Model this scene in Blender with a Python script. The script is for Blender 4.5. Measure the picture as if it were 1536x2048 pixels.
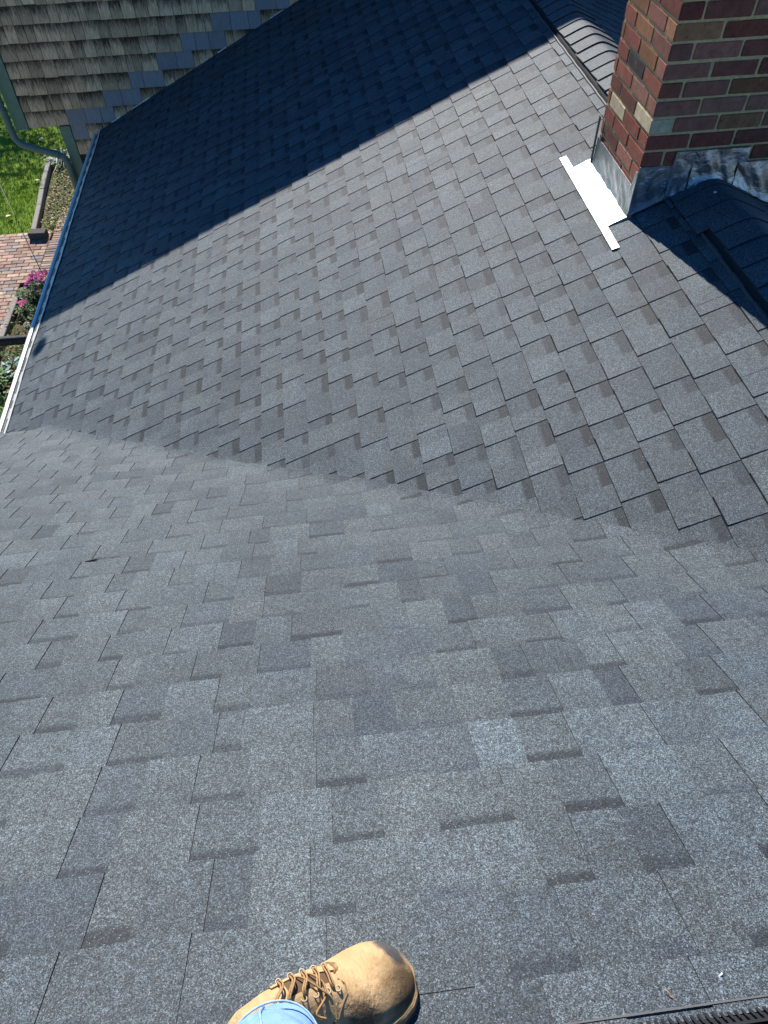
import bpy, bmesh, math, random
import numpy as np
from mathutils import Vector, Matrix
R = random.Random(11)
for o in list(bpy.data.objects): bpy.data.objects.remove(o)
sc = bpy.context.scene
# ---------------------------------------------------------------- camera
YAW, PIT, ROL, FPX = 0.08781, -0.89294, -0.03301, 1415.73
f = Vector((math.sin(YAW)*math.cos(PIT), math.cos(YAW)*math.cos(PIT), math.sin(PIT)))
r = Vector((math.cos(YAW), -math.sin(YAW), 0)); u = r.cross(f)
cr, sr = math.cos(ROL), math.sin(ROL)
r, u = cr*r+sr*u, -sr*r+cr*u
cam = bpy.data.cameras.new('camera'); camo = bpy.data.objects.new('camera', cam)
sc.collection.objects.link(camo)
camo.matrix_world = Matrix(((r.x, u.x, -f.x, 0), (r.y, u.y, -f.y, 0), (r.z, u.z, -f.z, 0), (0, 0, 0, 1)))
cam.sensor_fit = 'VERTICAL'; cam.sensor_height = 24; cam.sensor_width = 24
cam.lens = FPX/2048*24; cam.clip_start = 0.02; cam.clip_end = 600
sc.camera = camo
# ---------------------------------------------------------------- world and sun
SUN = Vector((-0.140, 0.800, 0.600)).normalized()      # towards the sun
ELEV = math.asin(SUN.z)
w = bpy.data.worlds.new('World'); sc.world = w; w.use_nodes = True
nt = w.node_tree; sky = nt.nodes.new('ShaderNodeTexSky'); sky.sky_type = 'NISHITA'; sky.sun_disc = False
sky.sun_elevation = ELEV; sky.sun_rotation = math.atan2(SUN.x, SUN.y); sky.ozone_density = 10.0; sky.air_density = 1.0; sky.dust_density = 0.0
bg = nt.nodes['Background']; bg.inputs[1].default_value = 0.09
hs = nt.nodes.new('ShaderNodeHueSaturation'); hs.inputs['Saturation'].default_value = 1.15
nt.links.new(sky.outputs[0], hs.inputs['Color']); nt.links.new(hs.outputs[0], bg.inputs[0])
sl = bpy.data.lights.new('sun', 'SUN'); sl.energy = 5.0; sl.angle = math.radians(0.5); sl.color = (1.0, 0.955, 0.90)
so = bpy.data.objects.new('sun', sl); sc.collection.objects.link(so)
so.rotation_euler = SUN.to_track_quat('Z', 'Y').to_euler(); so.location = SUN*20
sc.view_settings.view_transform = 'Standard'; sc.view_settings.look = 'None'
sc.view_settings.exposure = 0.92; sc.view_settings.gamma = 1.0
# ---------------------------------------------------------------- constants of the place
A1, A2 = 0.43945, math.atan(0.5876)          # pitches of far and near slope
T1, T2 = math.tan(A1), math.tan(A2)
C1, C2 = math.cos(A1), math.cos(A2)
EX, EXN = 0.1434, 0.153            # shingle exposure, far and near slope
XE, XR = -2.47, 1.88               # eave and ridge of the far slope
YE, YR = 3.84, -0.13               # eave and ridge of the near slope
WY = 9.25                          # shingled wall
GZ = -6.6                          # ground
zf = lambda x: -2.53+T1*x
zn = lambda y: -1.243-T2*y
ZR1 = zf(XR); ZR2 = zn(YR)
def smax(a, b, k=0.04): return 0.5*(a+b+math.sqrt((a-b)**2+k*k))
# ---------------------------------------------------------------- helpers
def lk(o, parent=None):
    sc.collection.objects.link(o)
    if parent: o.parent = parent
    return o
def thing(name, label, cat, loc=(0, 0, 0), group=None):
    o = bpy.data.objects.new(name, None); lk(o); o.location = loc; o.empty_display_size = 0.1
    o['label'] = label; o['category'] = cat
    if group: o['group'] = group
    return o
def tag(o, label, cat, group=None, kind=None):
    if label: o['label'] = label
    if cat: o['category'] = cat
    if group: o['group'] = group
    if kind: o['kind'] = kind
    return o
class MB:
    """vertex / face collector, one colour per face corner, one material slot per face"""
    def __init__(s): s.v = []; s.f = []; s.c = []; s.m = []; s.sm = []
    def poly(s, pts, col=(1, 1, 1), m=0, smooth=False):
        n = len(s.v); s.v += [tuple(p) for p in pts]; s.f.append(tuple(range(n, n+len(pts))))
        s.c.append(col if isinstance(col[0], (tuple, list)) else [col]*len(pts)); s.m.append(m); s.sm.append(smooth)
    def box(s, a, b, col=(1, 1, 1), m=0, M=None, bev=0.0, jit=0):
        x0, y0, z0 = a; x1, y1, z1 = b
        if bev:
            bm = bmesh.new(); bmesh.ops.create_cube(bm, size=1)
            for v in bm.verts: v.co = Vector((x0+(v.co.x+.5)*(x1-x0), y0+(v.co.y+.5)*(y1-y0), z0+(v.co.z+.5)*(z1-z0)))
            bmesh.ops.bevel(bm, geom=bm.edges[:], offset=bev, segments=2, affect='EDGES')
            if jit:
                for v in bm.verts: v.co += Vector((R.uniform(-jit, jit), R.uniform(-jit, jit), R.uniform(-jit, jit)))
            for fc in bm.faces: s.poly([(M @ v.co) if M else v.co.copy() for v in fc.verts], col, m)
            bm.free(); return
        P = [Vector(p) for p in ((x0, y0, z0), (x1, y0, z0), (x1, y1, z0), (x0, y1, z0), (x0, y0, z1), (x1, y0, z1), (x1, y1, z1), (x0, y1, z1))]
        if M: P = [M @ p for p in P]
        for q in ((3, 2, 1, 0), (4, 5, 6, 7), (0, 1, 5, 4), (1, 2, 6, 5), (2, 3, 7, 6), (3, 0, 4, 7)): s.poly([P[i] for i in q], col, m)
    def tube(s, pts, rad, n=10, col=(1, 1, 1), m=0, cap=True):
        pts = [Vector(p) for p in pts]; rings = []
        rr = rad if isinstance(rad, (list, tuple)) else [rad]*len(pts)
        up = Vector((0, 0, 1)); prev = None
        for i, p in enumerate(pts):
            t = (pts[min(i+1, len(pts)-1)]-pts[max(i-1, 0)]).normalized()
            if prev is None:
                a = t.cross(up if abs(t.z) < .95 else Vector((1, 0, 0))).normalized()
            else: a = (prev - t*prev.dot(t)).normalized()
            prev = a; b = t.cross(a)
            base = len(s.v)
            for k in range(n):
                th = 2*math.pi*k/n; s.v.append(tuple(p+(a*math.cos(th)+b*math.sin(th))*rr[i]))
            rings.append(base)
        for i in range(len(pts)-1):
            for k in range(n):
                s.f.append((rings[i]+k, rings[i]+(k+1) % n, rings[i+1]+(k+1) % n, rings[i+1]+k)); s.c.append([col]*4); s.m.append(m); s.sm.append(True)
        if cap:
            s.f.append(tuple(reversed(range(rings[0], rings[0]+n)))); s.c.append([col]*n); s.m.append(m); s.sm.append(False)
            s.f.append(tuple(range(rings[-1], rings[-1]+n))); s.c.append([col]*n); s.m.append(m); s.sm.append(False)
    def build(s, name, mats, parent=None, weld=False):
        me = bpy.data.meshes.new(name); me.from_pydata(s.v, [], s.f)
        for mt in (mats if isinstance(mats, (list, tuple)) else [mats]): me.materials.append(mt)
        me.polygons.foreach_set('material_index', s.m); me.polygons.foreach_set('use_smooth', s.sm)
        ca = me.color_attributes.new('Col', 'FLOAT_COLOR', 'CORNER')
        arr = np.ones((len(me.loops), 4), dtype=np.float32); i = 0
        flat = [c for fc in s.c for c in fc]; arr[:, :3] = np.array(flat, dtype=np.float32)
        ca.data.foreach_set('color', arr.ravel()); me.update()
        o = bpy.data.objects.new(name, me); lk(o, parent); return o
# ---------------------------------------------------------------- materials
def mk(name, rough=0.8, metal=0.0, spec=0.5):
    m = bpy.data.materials.new(name); m.use_nodes = True; n = m.node_tree
    b = n.nodes['Principled BSDF']; b.inputs['Roughness'].default_value = rough; b.inputs['Metallic'].default_value = metal
    b.inputs['Specular IOR Level'].default_value = spec
    return m, n, b
def nd(n, t, **k):
    x = n.nodes.new(t)
    for a, v in k.items():
        if a.startswith('i_'): x.inputs[a[2:].replace('_', ' ')].default_value = v
        else: setattr(x, a, v)
    return x
def mapr(n, src, a, b, c, d):
    x = n.nodes.new('ShaderNodeMapRange'); n.links.new(src, x.inputs[0])
    for i, v in enumerate((a, b, c, d)): x.inputs[i+1].default_value = v
    return x.outputs[0]
def mul(n, a, b):
    x = nd(n, 'ShaderNodeMix', data_type='RGBA', blend_type='MULTIPLY'); x.inputs[0].default_value = 1
    n.links.new(a, x.inputs[6])
    if hasattr(b, 'is_linked'): n.links.new(b, x.inputs[7])
    else: x.inputs[7].default_value = (*b, 1)
    return x.outputs[2]
def mixc(n, fac, a, b):
    x = nd(n, 'ShaderNodeMix', data_type='RGBA'); n.links.new(fac, x.inputs[0])
    for k, v in ((6, a), (7, b)):
        if hasattr(v, 'is_linked'): n.links.new(v, x.inputs[k])
        else: x.inputs[k].default_value = (*v, 1)
    return x.outputs[2]
def noise(n, vec, scale, detail=4, rough=.6, dist=0):
    x = nd(n, 'ShaderNodeTexNoise'); x.inputs['Scale'].default_value = scale; x.inputs['Detail'].default_value = detail
    x.inputs['Roughness'].default_value = rough; x.inputs['Distortion'].default_value = dist; n.links.new(vec, x.inputs['Vector']); return x.outputs[0]
def voro(n, vec, scale, out=1):
    x = nd(n, 'ShaderNodeTexVoronoi'); x.inputs['Scale'].default_value = scale; n.links.new(vec, x.inputs['Vector']); return x.outputs[out]
def bump(n, b, h, dist, strength=1.0):
    x = nd(n, 'ShaderNodeBump'); x.inputs['Distance'].default_value = dist; x.inputs['Strength'].default_value = strength
    n.links.new(h, x.inputs['Height']); n.links.new(x.outputs[0], b.inputs['Normal'])
def objco(n): return nd(n, 'ShaderNodeTexCoord').outputs['Object']
def scaled(n, vec, s):
    x = nd(n, 'ShaderNodeMapping'); x.inputs['Scale'].default_value = s; n.links.new(vec, x.inputs['Vector']); return x.outputs[0]
def attr(n): return nd(n, 'ShaderNodeAttribute', attribute_name='Col').outputs['Color']
def sep(n, c):
    x = nd(n, 'ShaderNodeSeparateColor'); n.links.new(c, x.inputs[0]); return x.outputs
def math_(n, op, a, b=None):
    x = nd(n, 'ShaderNodeMath', operation=op)
    for i, v in enumerate((a, b)):
        if v is None: continue
        if hasattr(v, 'is_linked'): n.links.new(v, x.inputs[i])
        else: x.inputs[i].default_value = v
    return x.outputs[0]
# mineral granule shingle
def granule_mat(name, tint=(1, 1, 1)):
    m, n, b = mk(name, 0.66, 0, 0.32)
    co = objco(n); c = attr(n)
    v1 = sep(n, voro(n, co, 760))[0]; v2 = sep(n, voro(n, co, 430))[1]; v3 = sep(n, voro(n, co, 130))[2]
    g1 = mapr(n, math_(n, 'POWER', v1, 1.5), 0, 1, 0.12, 2.40); g2 = mapr(n, v2, 0, 1, 0.40, 1.60); g3 = mapr(n, v3, 0, 1, 0.80, 1.20)
    big = mapr(n, noise(n, co, 3.0, 5, .6),   .3, .7, .86, 1.14)
    wear = mapr(n, noise(n, co, 28, 4, .7), .3, .7, .90, 1.10)
    g = math_(n, 'MULTIPLY', math_(n, 'MULTIPLY', g1, g2), math_(n, 'MULTIPLY', math_(n, 'MULTIPLY', g3, big), wear))
    cc = nd(n, 'ShaderNodeCombineColor'); [n.links.new(g, cc.inputs[i]) for i in range(3)]
    c = mul(n, mul(n, c, cc.outputs[0]), tint)
    # a few pale mineral flecks
    fl = math_(n, 'GREATER_THAN', sep(n, voro(n, co, 620))[2], 0.992)
    c = mixc(n, fl, c, (.20, .22, .23))
    n.links.new(c, b.inputs['Base Color'])
    bump(n, b, math_(n, 'ADD', v1, v2), 0.0007, 0.8)
    return m
M_shingle = granule_mat('asphalt_shingle_granules')
M_edge, n, b = mk('asphalt_cut_edge', 0.85); b.inputs['Base Color'].default_value = (.012, .013, .015, 1)
def simple(name, col, rough=.7, metal=0, spec=.5, var=.15, sc_=20, bmp=0.0, vc=False):
    m, n, b = mk(name, rough, metal, spec); co = objco(n)
    g = mapr(n, noise(n, co, sc_, 5), .25, .75, 1-var, 1+var)
    cc = nd(n, 'ShaderNodeCombineColor'); [n.links.new(g, cc.inputs[i]) for i in range(3)]
    c = mul(n, cc.outputs[0], col)
    if vc: c = mul(n, c, attr(n))
    n.links.new(c, b.inputs['Base Color'])
    if bmp: bump(n, b, noise(n, co, sc_*3, 6), bmp)
    return m
M_white = simple('painted_aluminium_white', (.66, .65, .58), .42, 0, .5, .08, 9)
M_green = simple('green_painted_trim', (.19, .27, .16), .55, 0, .4, .14, 14, .0006)
M_vent = simple('black_vent_plastic', (.012, .012, .014), .6, 0, .3, .2, 40)
M_line = simple('vent_metal_flange', (.07, .07, .07), .6, .0, .3, .1, 30)
M_wire = simple('black_cable', (.02, .02, .022), .6)
M_pipe = simple('black_corrugated_plastic', (.012, .012, .014), .45, 0, .5)
M_mortar = simple('lime_mortar', (.56, .38, .18), .95, 0, .2, .25, 60, .0015)
M_timber = simple('weathered_timber', (.24, .22, .19), .9, 0, .2, .35, 30, .002)
M_timberdk = simple('damp_timber', (.075, .07, .06), .9, 0, .2, .35, 30, .002)
M_wallc = simple('painted_house_wall', (.30, .28, .24), .8)
# bricks
M_brick, n, b = mk('fired_brick', .9, 0, .2); co = objco(n)
g = mapr(n, noise(n, co, 22, 6, .7), .25, .75, .62, 1.38); cc = nd(n, 'ShaderNodeCombineColor'); [n.links.new(g, cc.inputs[i]) for i in range(3)]
c = mul(n, attr(n), cc.outputs[0])
sp = mapr(n, noise(n, co, 45, 5, .7), .60, .68, 0, .7); c = mixc(n, sp, c, (.035, .03, .03))
sp = mapr(n, noise(n, scaled(n, co, (1.3, 1.3, 1.3)), 17, 6, .75), .62, .72, 0, .6); c = mixc(n, sp, c, (.50, .40, .27))
n.links.new(c, b.inputs['Base Color']); bump(n, b, noise(n, co, 130, 6, .8), .006)
# wood shingles: colour attribute r = tone, g = stain depth, b = new or old
M_wood, n, b = mk('cedar_wall_shingle', .9, 0, .15); co = objco(n); at = sep(n, attr(n))
st = noise(n, scaled(n, co, (1, 1, .12)), 75, 5, .75)
pal = mixc(n, mapr(n, st, .3, .7, 0, 1), (.50, .29, .14), (.98, .66, .35))
new = mixc(n, mapr(n, st, .3, .7, 0, 1), (.28, .255, .225), (.40, .37, .325))
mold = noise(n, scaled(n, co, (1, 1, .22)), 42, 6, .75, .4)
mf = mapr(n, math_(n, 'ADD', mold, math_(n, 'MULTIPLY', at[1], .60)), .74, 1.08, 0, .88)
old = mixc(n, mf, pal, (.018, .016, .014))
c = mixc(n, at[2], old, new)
tn = nd(n, 'ShaderNodeCombineColor'); [n.links.new(at[0], tn.inputs[i]) for i in range(3)]
n.links.new(mul(n, c, tn.outputs[0]), b.inputs['Base Color']); bump(n, b, st, .0018)
# lead / aluminium flashing
def metal_mat(name, col, rough, wave=.003, sc_=14, metal=1.0):
    m, n, b = mk(name, rough, metal, .5); co = objco(n)
    v = noise(n, co, sc_, 6, .65, .6)
    c = mixc(n, mapr(n, v, .35, .65, 0, 1), tuple(x*.72 for x in col), col)
    n.links.new(c, b.inputs['Base Color']); n.links.new(mapr(n, noise(n, co, 30, 4), .3, .7, rough*.8, rough*1.25), b.inputs['Roughness'])
    bump(n, b, v, wave); return m
M_apron = metal_mat('bright_aluminium_flashing', (.55, .55, .54), .58, .0070, 16)
M_flash = metal_mat('dull_metal_flashing', (.58, .60, .62), .36, .006, 16)
M_flashd = metal_mat('wavy_lead_flashing', (.55, .57, .59), .33, .010, 15)
# ================================================================ HOUSE
house = thing('house', 'grey shingled house with a roof valley, brick chimney and cedar shingled wall', 'house', (0, 0, GZ))
INV = Matrix.Translation((0, 0, -GZ))
class Off(MB):
    def build(s, name, mats, parent=None):
        s.v = [(v[0]-OX[0], v[1]-OX[1], v[2]-OX[2]) for v in s.v]
        return MB.build(s, name, mats, parent)
OX = (0, 0, GZ)
def tone():
    k = R.random(); base = Vector((.0580, .0720, .0785))
    t = R.uniform(.82, 1.14)
    if k < .15: t *= .80
    elif k < .24: t *= 1.12
    tint = R.uniform(-1, 1)
    q = max(0, 1-t)          # the darker blend is a little bluer
    return (base.x*t*(1+.020*tint-.18*q), base.y*t, base.z*t*(1-.024*tint+.30*q))
def dk(c, k): return (c[0]*k, c[1]*k, c[2]*k)
def lerp(a, b, t): return tuple(a[i]*(1-t)+b[i]*t for i in range(len(a)))
class Slope:
    """laminated shingles laid on one slope, clipped along the valley"""
    def __init__(s, P, plan, keep, mb): s.P, s.plan, s.keep, s.mb = P, plan, keep, mb; s.skirt = False; s.D = (.26, .30, .36, .44, .55, .80); s.W = 1.0; s.bp = .66
    def rect(s, a0, a1, s0, s1, h0, h1, c0, c1):
        # top face, h and colour vary along s
        pts = [(a0, s0, h0, c0), (a1, s0, h0, c0), (a1, s1, h1, c1), (a0, s1, h1, c1)]
        near = [s.keep(*s.plan(p[0], p[1])) for p in pts]
        if s.keep is None or min(near) > .45: s.mb.poly([s.P(*p[:3]) for p in pts], [p[3] for p in pts]); return
        if max(near) < 0: return
        na = max(1, int(math.ceil((a1-a0)/.03))); ns = max(1, int(math.ceil((s1-s0)/.03)))
        for i in range(na):
            for j in range(ns):
                u0, u1 = i/na, (i+1)/na; v0, v1 = j/ns, (j+1)/ns
                q = []
                for (uu, vv) in ((u0, v0), (u1, v0), (u1, v1), (u0, v1)):
                    q.append((a0+(a1-a0)*uu, s0+(s1-s0)*vv, h0+(h1-h0)*vv, lerp(c0, c1, vv)))
                q = s.clip(q)
                if q:
                    s.mb.poly([s.P(*p[:3]) for p in q], [p[3] for p in q])
                    if s.skirt:
                        for e0, e1 in zip(q, q[1:]+q[:1]):
                            if abs(s.keep(*s.plan(e0[0], e0[1]))) < 1e-3 and abs(s.keep(*s.plan(e1[0], e1[1]))) < 1e-3:
                                s.mb.poly([s.P(*e0[:3]), s.P(*e1[:3]), s.P(e1[0], e1[1], e1[2]-.011), s.P(e0[0], e0[1], e0[2]-.011)], e0[3])
    def clip(s, q):
        k = [s.keep(*s.plan(p[0], p[1])) for p in q]
        if min(k) >= 0: return q
        if max(k) <= 0: return None
        out = []
        for i in range(len(q)):
            j = (i+1) % len(q); a, b = q[i], q[j]
            if k[i] >= 0: out.append(a)
            if (k[i] >= 0) != (k[j] >= 0):
                t = k[i]/(k[i]-k[j]); out.append((a[0]+(b[0]-a[0])*t, a[1]+(b[1]-a[1])*t, a[2]+(b[2]-a[2])*t, lerp(a[3], b[3], t)))
        return out if len(out) > 2 else None
    def wallf(s, a0, s0, a1, s1, hb0, ht0, hb1, ht1, c=(.1, .11, .12)):
        n = 1
        m = (s.keep(*s.plan(a0, s0)), s.keep(*s.plan(a1, s1)))
        if max(m) < 0: return
        if min(m) < .5: n = max(1, int(math.hypot(a1-a0, s1-s0)/.03))
        for i in range(n):
            t0, t1 = i/n, (i+1)/n
            q = [(a0+(a1-a0)*t, s0+(s1-s0)*t) for t in (t0, t1)]
            if min(s.keep(*s.plan(*p)) for p in q) < 0: continue
            H = [(hb0+(hb1-hb0)*t, ht0+(ht1-ht0)*t) for t in (t0, t1)]
            s.mb.poly([s.P(*q[0], H[0][0]), s.P(*q[1], H[1][0]), s.P(*q[1], H[1][1]), s.P(*q[0], H[0][1])], c, 1)
    def lay(s, alo, ahi, slo, shi, phase, e=EX):
        k = math.floor((slo-phase)/e)
        while True:
            b0 = phase+k*e; b1 = b0+e; k += 1
            if b0 > shi: break
            s0 = max(b0, slo); s1 = min(b1, shi)
            if s1-s0 < .015: continue
            a = alo-R.uniform(0, .3); tooth = R.random() < .5
            hb = .0062; ht = .0015; TH = .0036
            while a < ahi:
                wd = s.W*R.choice((R.uniform(.075, .125), R.uniform(.10, .175))) if tooth else s.W*R.choice((R.uniform(.065, .11), R.uniform(.09, .15)))
                a0 = max(a, alo); a1 = min(a+wd, ahi); a += wd; tt = tooth; tooth = not tooth
                if a1-a0 < .01: continue
                c = tone(); fr0 = (s0-b0)/e; fr1 = (s1-b0)/e
                H = lambda q: hb+(ht-hb)*(q-b0)/e
                if tt:
                    # laminated tooth, slight change of blend across its width
                    j = R.uniform(-.0026, .0026)
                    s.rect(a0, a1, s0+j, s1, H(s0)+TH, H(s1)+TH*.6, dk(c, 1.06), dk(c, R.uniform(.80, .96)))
                    s.wallf(a0, s0+j, a1, s0+j, -.004, H(s0)+TH, -.004, H(s0)+TH)
                    s.wallf(a0, s0, a0, s1, H(s0)-.001, H(s0)+TH, H(s1)-.001, H(s1)+TH*.6)
                    s.wallf(a1, s0, a1, s1, H(s0)-.001, H(s0)+TH, H(s1)-.001, H(s1)+TH*.6)
                    if wd > .15 and R.random() < .35:
                        # end joint of two strips inside a wide tooth
                        am = a0+(a1-a0)*R.uniform(.3, .7)
                        s.wallf(am, s0, am, s1, H(s0), H(s0)+TH+.0009, H(s1), H(s1)+TH*.6+.0009)
                else:
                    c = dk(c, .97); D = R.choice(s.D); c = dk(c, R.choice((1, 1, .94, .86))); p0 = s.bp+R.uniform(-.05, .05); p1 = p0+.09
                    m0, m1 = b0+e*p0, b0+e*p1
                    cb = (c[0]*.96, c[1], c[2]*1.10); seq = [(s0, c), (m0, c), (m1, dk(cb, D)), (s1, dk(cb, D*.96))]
                    seq = [q for q in seq if q[0] >= s0 and q[0] <= s1]
                    if seq[0][0] > s0: seq.insert(0, (s0, seq[0][1]))
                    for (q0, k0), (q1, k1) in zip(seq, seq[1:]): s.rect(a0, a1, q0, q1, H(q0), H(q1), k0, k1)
                    s.wallf(a0, s0, a1, s0, -.004, H(s0), -.004, H(s0))
def wob(t): return .010*math.sin(t*2.1+.5)+.005*math.sin(t*5.3+1)+.002*math.sin(t*13)
# far slope: a = y, s measured so that x = s*C1
def P_far(a, s, h): x = s*C1; return (x, a, zf(x)+h/C1) if a > YE else (x, a, smax(zf(x), zn(a))-.012*math.exp(-((zf(x)-zn(a))/.09)**2)+h/C1)
keep_far = lambda x, y: (zf(x)-zn(y))+.05+(.22 if x < -1.85 else 0)
mb = Off(); S = Slope(P_far, lambda a, s: (s*C1, a), keep_far, mb)
S.lay(.6, WY-.004, XE/C1-.02, (XR-.05)/C1, EX*.87)
far = mb.build('roof_slope', [M_shingle, M_edge], house)
far['label'] = 'roof slope running down to the gutter, its far half in blue shadow'
# near slope: a = x, s = (YE-y)/C2
def P_near(a, s, h): y = YE-s*C2; return (a, y, smax(zf(a), zn(y))+.004+h/C2)
def keep_near(x, y): return (zn(y)-zf(x))+.030+wob(x) if x > XE-.05 else 5
mb = Off(); S = Slope(P_near, lambda a, s: (a, YE-s*C2), keep_near, mb)
def P_near(a, s, h):
    y = YE-s*C2; z0 = zn(y)
    if a > XE-.3: z0 = smax(zf(a), z0) if a > XE else z0+(smax(zf(XE), z0)-z0)*(a-XE+.3)/.3
    return (a, y, z0+.009+h/C2)
S.P = P_near; S.skirt = True; S.D = (.34, .42, .50, .58, .66, .80); S.W = 1.0; S.bp = .76
ph = (YE/C2 + .25*EXN) % EXN
S.lay(-3.6, 2.3, -.02, (YE-YR-.150)/C2, ph, EXN)
near = mb.build('roof_slope', [M_shingle, M_edge], house)
near['label'] = 'steep near roof slope under the boot'
# hidden slopes beyond both ridges
mb = Off()
def P_b(a, s, h): x = s*C1; return (2*XR-x, a, zf(x)+h/C1)
S = Slope(P_b, lambda a, s: (s*C1, a), lambda x, y: 9, mb); S.lay(1.2, WY-.004, -1.2, (XR-.05)/C1, EX*.4)
mb.build('roof_slope', [M_shingle, M_edge], house)['label'] = 'roof slope beyond the ridge, in shadow'
mb = Off()
def P_c(a, s, h): y = YE-s*C2; return (a, 2*YR-y, zn(y)+h/C2)
S = Slope(P_c, lambda a, s: (a, YE-s*C2), lambda x, y: 9, mb); S.lay(-3.6, 2.3, 1.8, (YE-YR-.05)/C2, EX*.4)
mb.build('roof_slope', [M_shingle, M_edge], house)['label'] = 'roof slope behind the near ridge'
# roof deck under the shingles (closes the roof)
mb = Off()
for (x0, x1, y0, y1) in ((XE+.02, XR, .9, WY),):
    N = 40
    for i in range(N):
        for j in range(N):
            q = []
            for a, b_ in ((i, j), (i+1, j), (i+1, j+1), (i, j+1)):
                x = x0+(x1-x0)*a/N; y = y0+(y1-y0)*b_/N; q.append((x, y, (max(zf(x), zn(y)) if y < YE else zf(x))-.05))
            mb.poly(q, (.1, .08, .06))
mb.poly([(XR, .9, ZR1-.05), (2*XR+1, .9, zf(-1)-.05), (2*XR+1, WY, zf(-1)-.05), (XR, WY, ZR1-.05)])
mb.poly([(-3.6, YE, zn(YE)-.04), (2.3, YE, zn(YE)-.04), (2.3, YR, ZR2-.04), (-3.6, YR, ZR2-.04)])
mb.poly([(-3.6, YR, ZR2-.04), (2.3, YR, ZR2-.04), (2.3, YR-2.5, zn(YR+2.5)-.04), (-3.6, YR-2.5, zn(YR+2.5)-.04)])
mb.build('roof_deck', simple('roof_sheathing', (.25, .18, .11)), house)
# ---------------------------------------------------------------- ridge vents with shingle caps
def ridge(kind, lo, hi, HW, VH, name_label, cap_only=False):
    """kind 'y': ridge runs along y at XR; kind 'x': runs along x at YR"""
    T, zr = (T1, ZR1) if kind == 'y' else (T2, ZR2)
    C = math.cos(math.atan(T))
    def W(along, across, z):
        return (XR+across, along, zr+z) if kind == 'y' else (along, YR+across, zr+z)
    v = Off()
    # vent body: two sloping sheets with louvre fins at the outer edge
    for sd in (-1, 1):
        o0 = HW; z_out = -T*HW
        v.poly([W(lo, sd*o0, z_out+.004), W(hi, sd*o0, z_out+.004), W(hi, sd*(o0-.022), z_out+VH+.008), W(lo, sd*(o0-.022), z_out+VH+.008)][::sd])
        t = lo
        while t < hi:
            v.box((0, 0, 0), (1, 1, 1), (1, 1, 1), 0, Matrix(((0, 0, 0, 0),)*4)) if False else None
            p = [W(t, sd*(o0+.0045), z_out+.003), W(t+.0045, sd*(o0+.0045), z_out+.003), W(t+.0045, sd*(o0-.014), z_out+VH+.006), W(t, sd*(o0-.014), z_out+VH+.006)]
            v.poly(p); v.poly([p[0], p[3], W(t, sd*(o0-.01), z_out+VH-.002), W(t, sd*(o0-.002), z_out)]); v.poly([p[1], p[2], W(t+.0045, sd*(o0-.01), z_out+VH-.002), W(t+.0045, sd*(o0-.002), z_out)])
            t += .0105
    for q in (lo, hi):
        v.poly([W(q, -HW, -T*HW), W(q, 0, 0), W(q, HW, -T*HW), W(q, HW-.01, -T*HW+VH), W(q, 0, VH), W(q, -HW+.01, -T*HW+VH)])
    vent = v.build('ridge_vent', M_vent, house); vent['label'] = name_label
    fl = Off()
    for sd in (-1, 1):
        o0 = HW+.004; zz = -T*o0
        fl.box((0, 0, 0), (0, 0, 0)) if False else None
        a, b_ = (o0+.0085, o0+.0045) if kind == 'y' else (o0+.004, o0+.0015)
        fl.poly([W(lo, sd*b_, -T*b_+.0185), W(hi, sd*b_, -T*b_+.0185), W(hi, sd*a, -T*a+.0175), W(lo, sd*a, -T*a+.0175)])
        fl.poly([W(lo, sd*a, -T*a+.0145), W(hi, sd*a, -T*a+.0145), W(hi, sd*(a+.001), -T*a+.010), W(lo, sd*(a+.001), -T*a+.010)])
    fo = fl.build('vent_flange', M_line, house); fo.parent = vent
    # caps
    cp = Off(); yy = lo-.004; prof = []
    K = 14
    while yy < hi:
        c = dk(tone(), 1.06); L = .165; y1 = min(yy+L, hi+.01)
        wj = R.uniform(-.003, .003); lift = R.uniform(.007, .0115)
        def pt(t, top, fr):   # t -1..1 across
            ac = t*(HW-(.012 if kind == 'y' else .030)+wj); z = -T*(math.sqrt(ac*ac+.045**2)-.045*.55)
            if abs(t) > .99: z = -T*abs(ac)+.010
            z = -T*(math.sqrt(ac*ac+.03**2)-.016)
            return W(y1 if fr else yy, ac, z+VH+.004+(0 if fr else lift)*top+(.001 if fr else 0))
        ts = [-1+2*k/K for k in range(K+1)]
        for k in range(K):
            a, b_ = ts[k], ts[k+1]
            cp.poly([pt(a, 1, 0), pt(b_, 1, 0), pt(b_, 1, 1), pt(a, 1, 1)], [dk(c, 1.0), dk(c, 1.0), dk(c, .92), dk(c, .92)])
            cp.poly([pt(a, 0, 0), pt(b_, 0, 0), pt(b_, 1, 0), pt(a, 1, 0)], (1, 1, 1), 1)
        for k in (0, K):
            a = ts[k]; p0, p1 = Vector(pt(a, 1, 0)), Vector(pt(a, 1, 1)); d = Vector((0, 0, -.004))
            cp.poly([p0, p1, p1+d, p0+d+Vector((0, 0, -.004))], (1, 1, 1), 1)
        yy += EX*R.uniform(.97, 1.03)
    co_ = cp.build('ridge_cap', [M_shingle, M_edge], house); co_.parent = vent
    return vent
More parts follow.
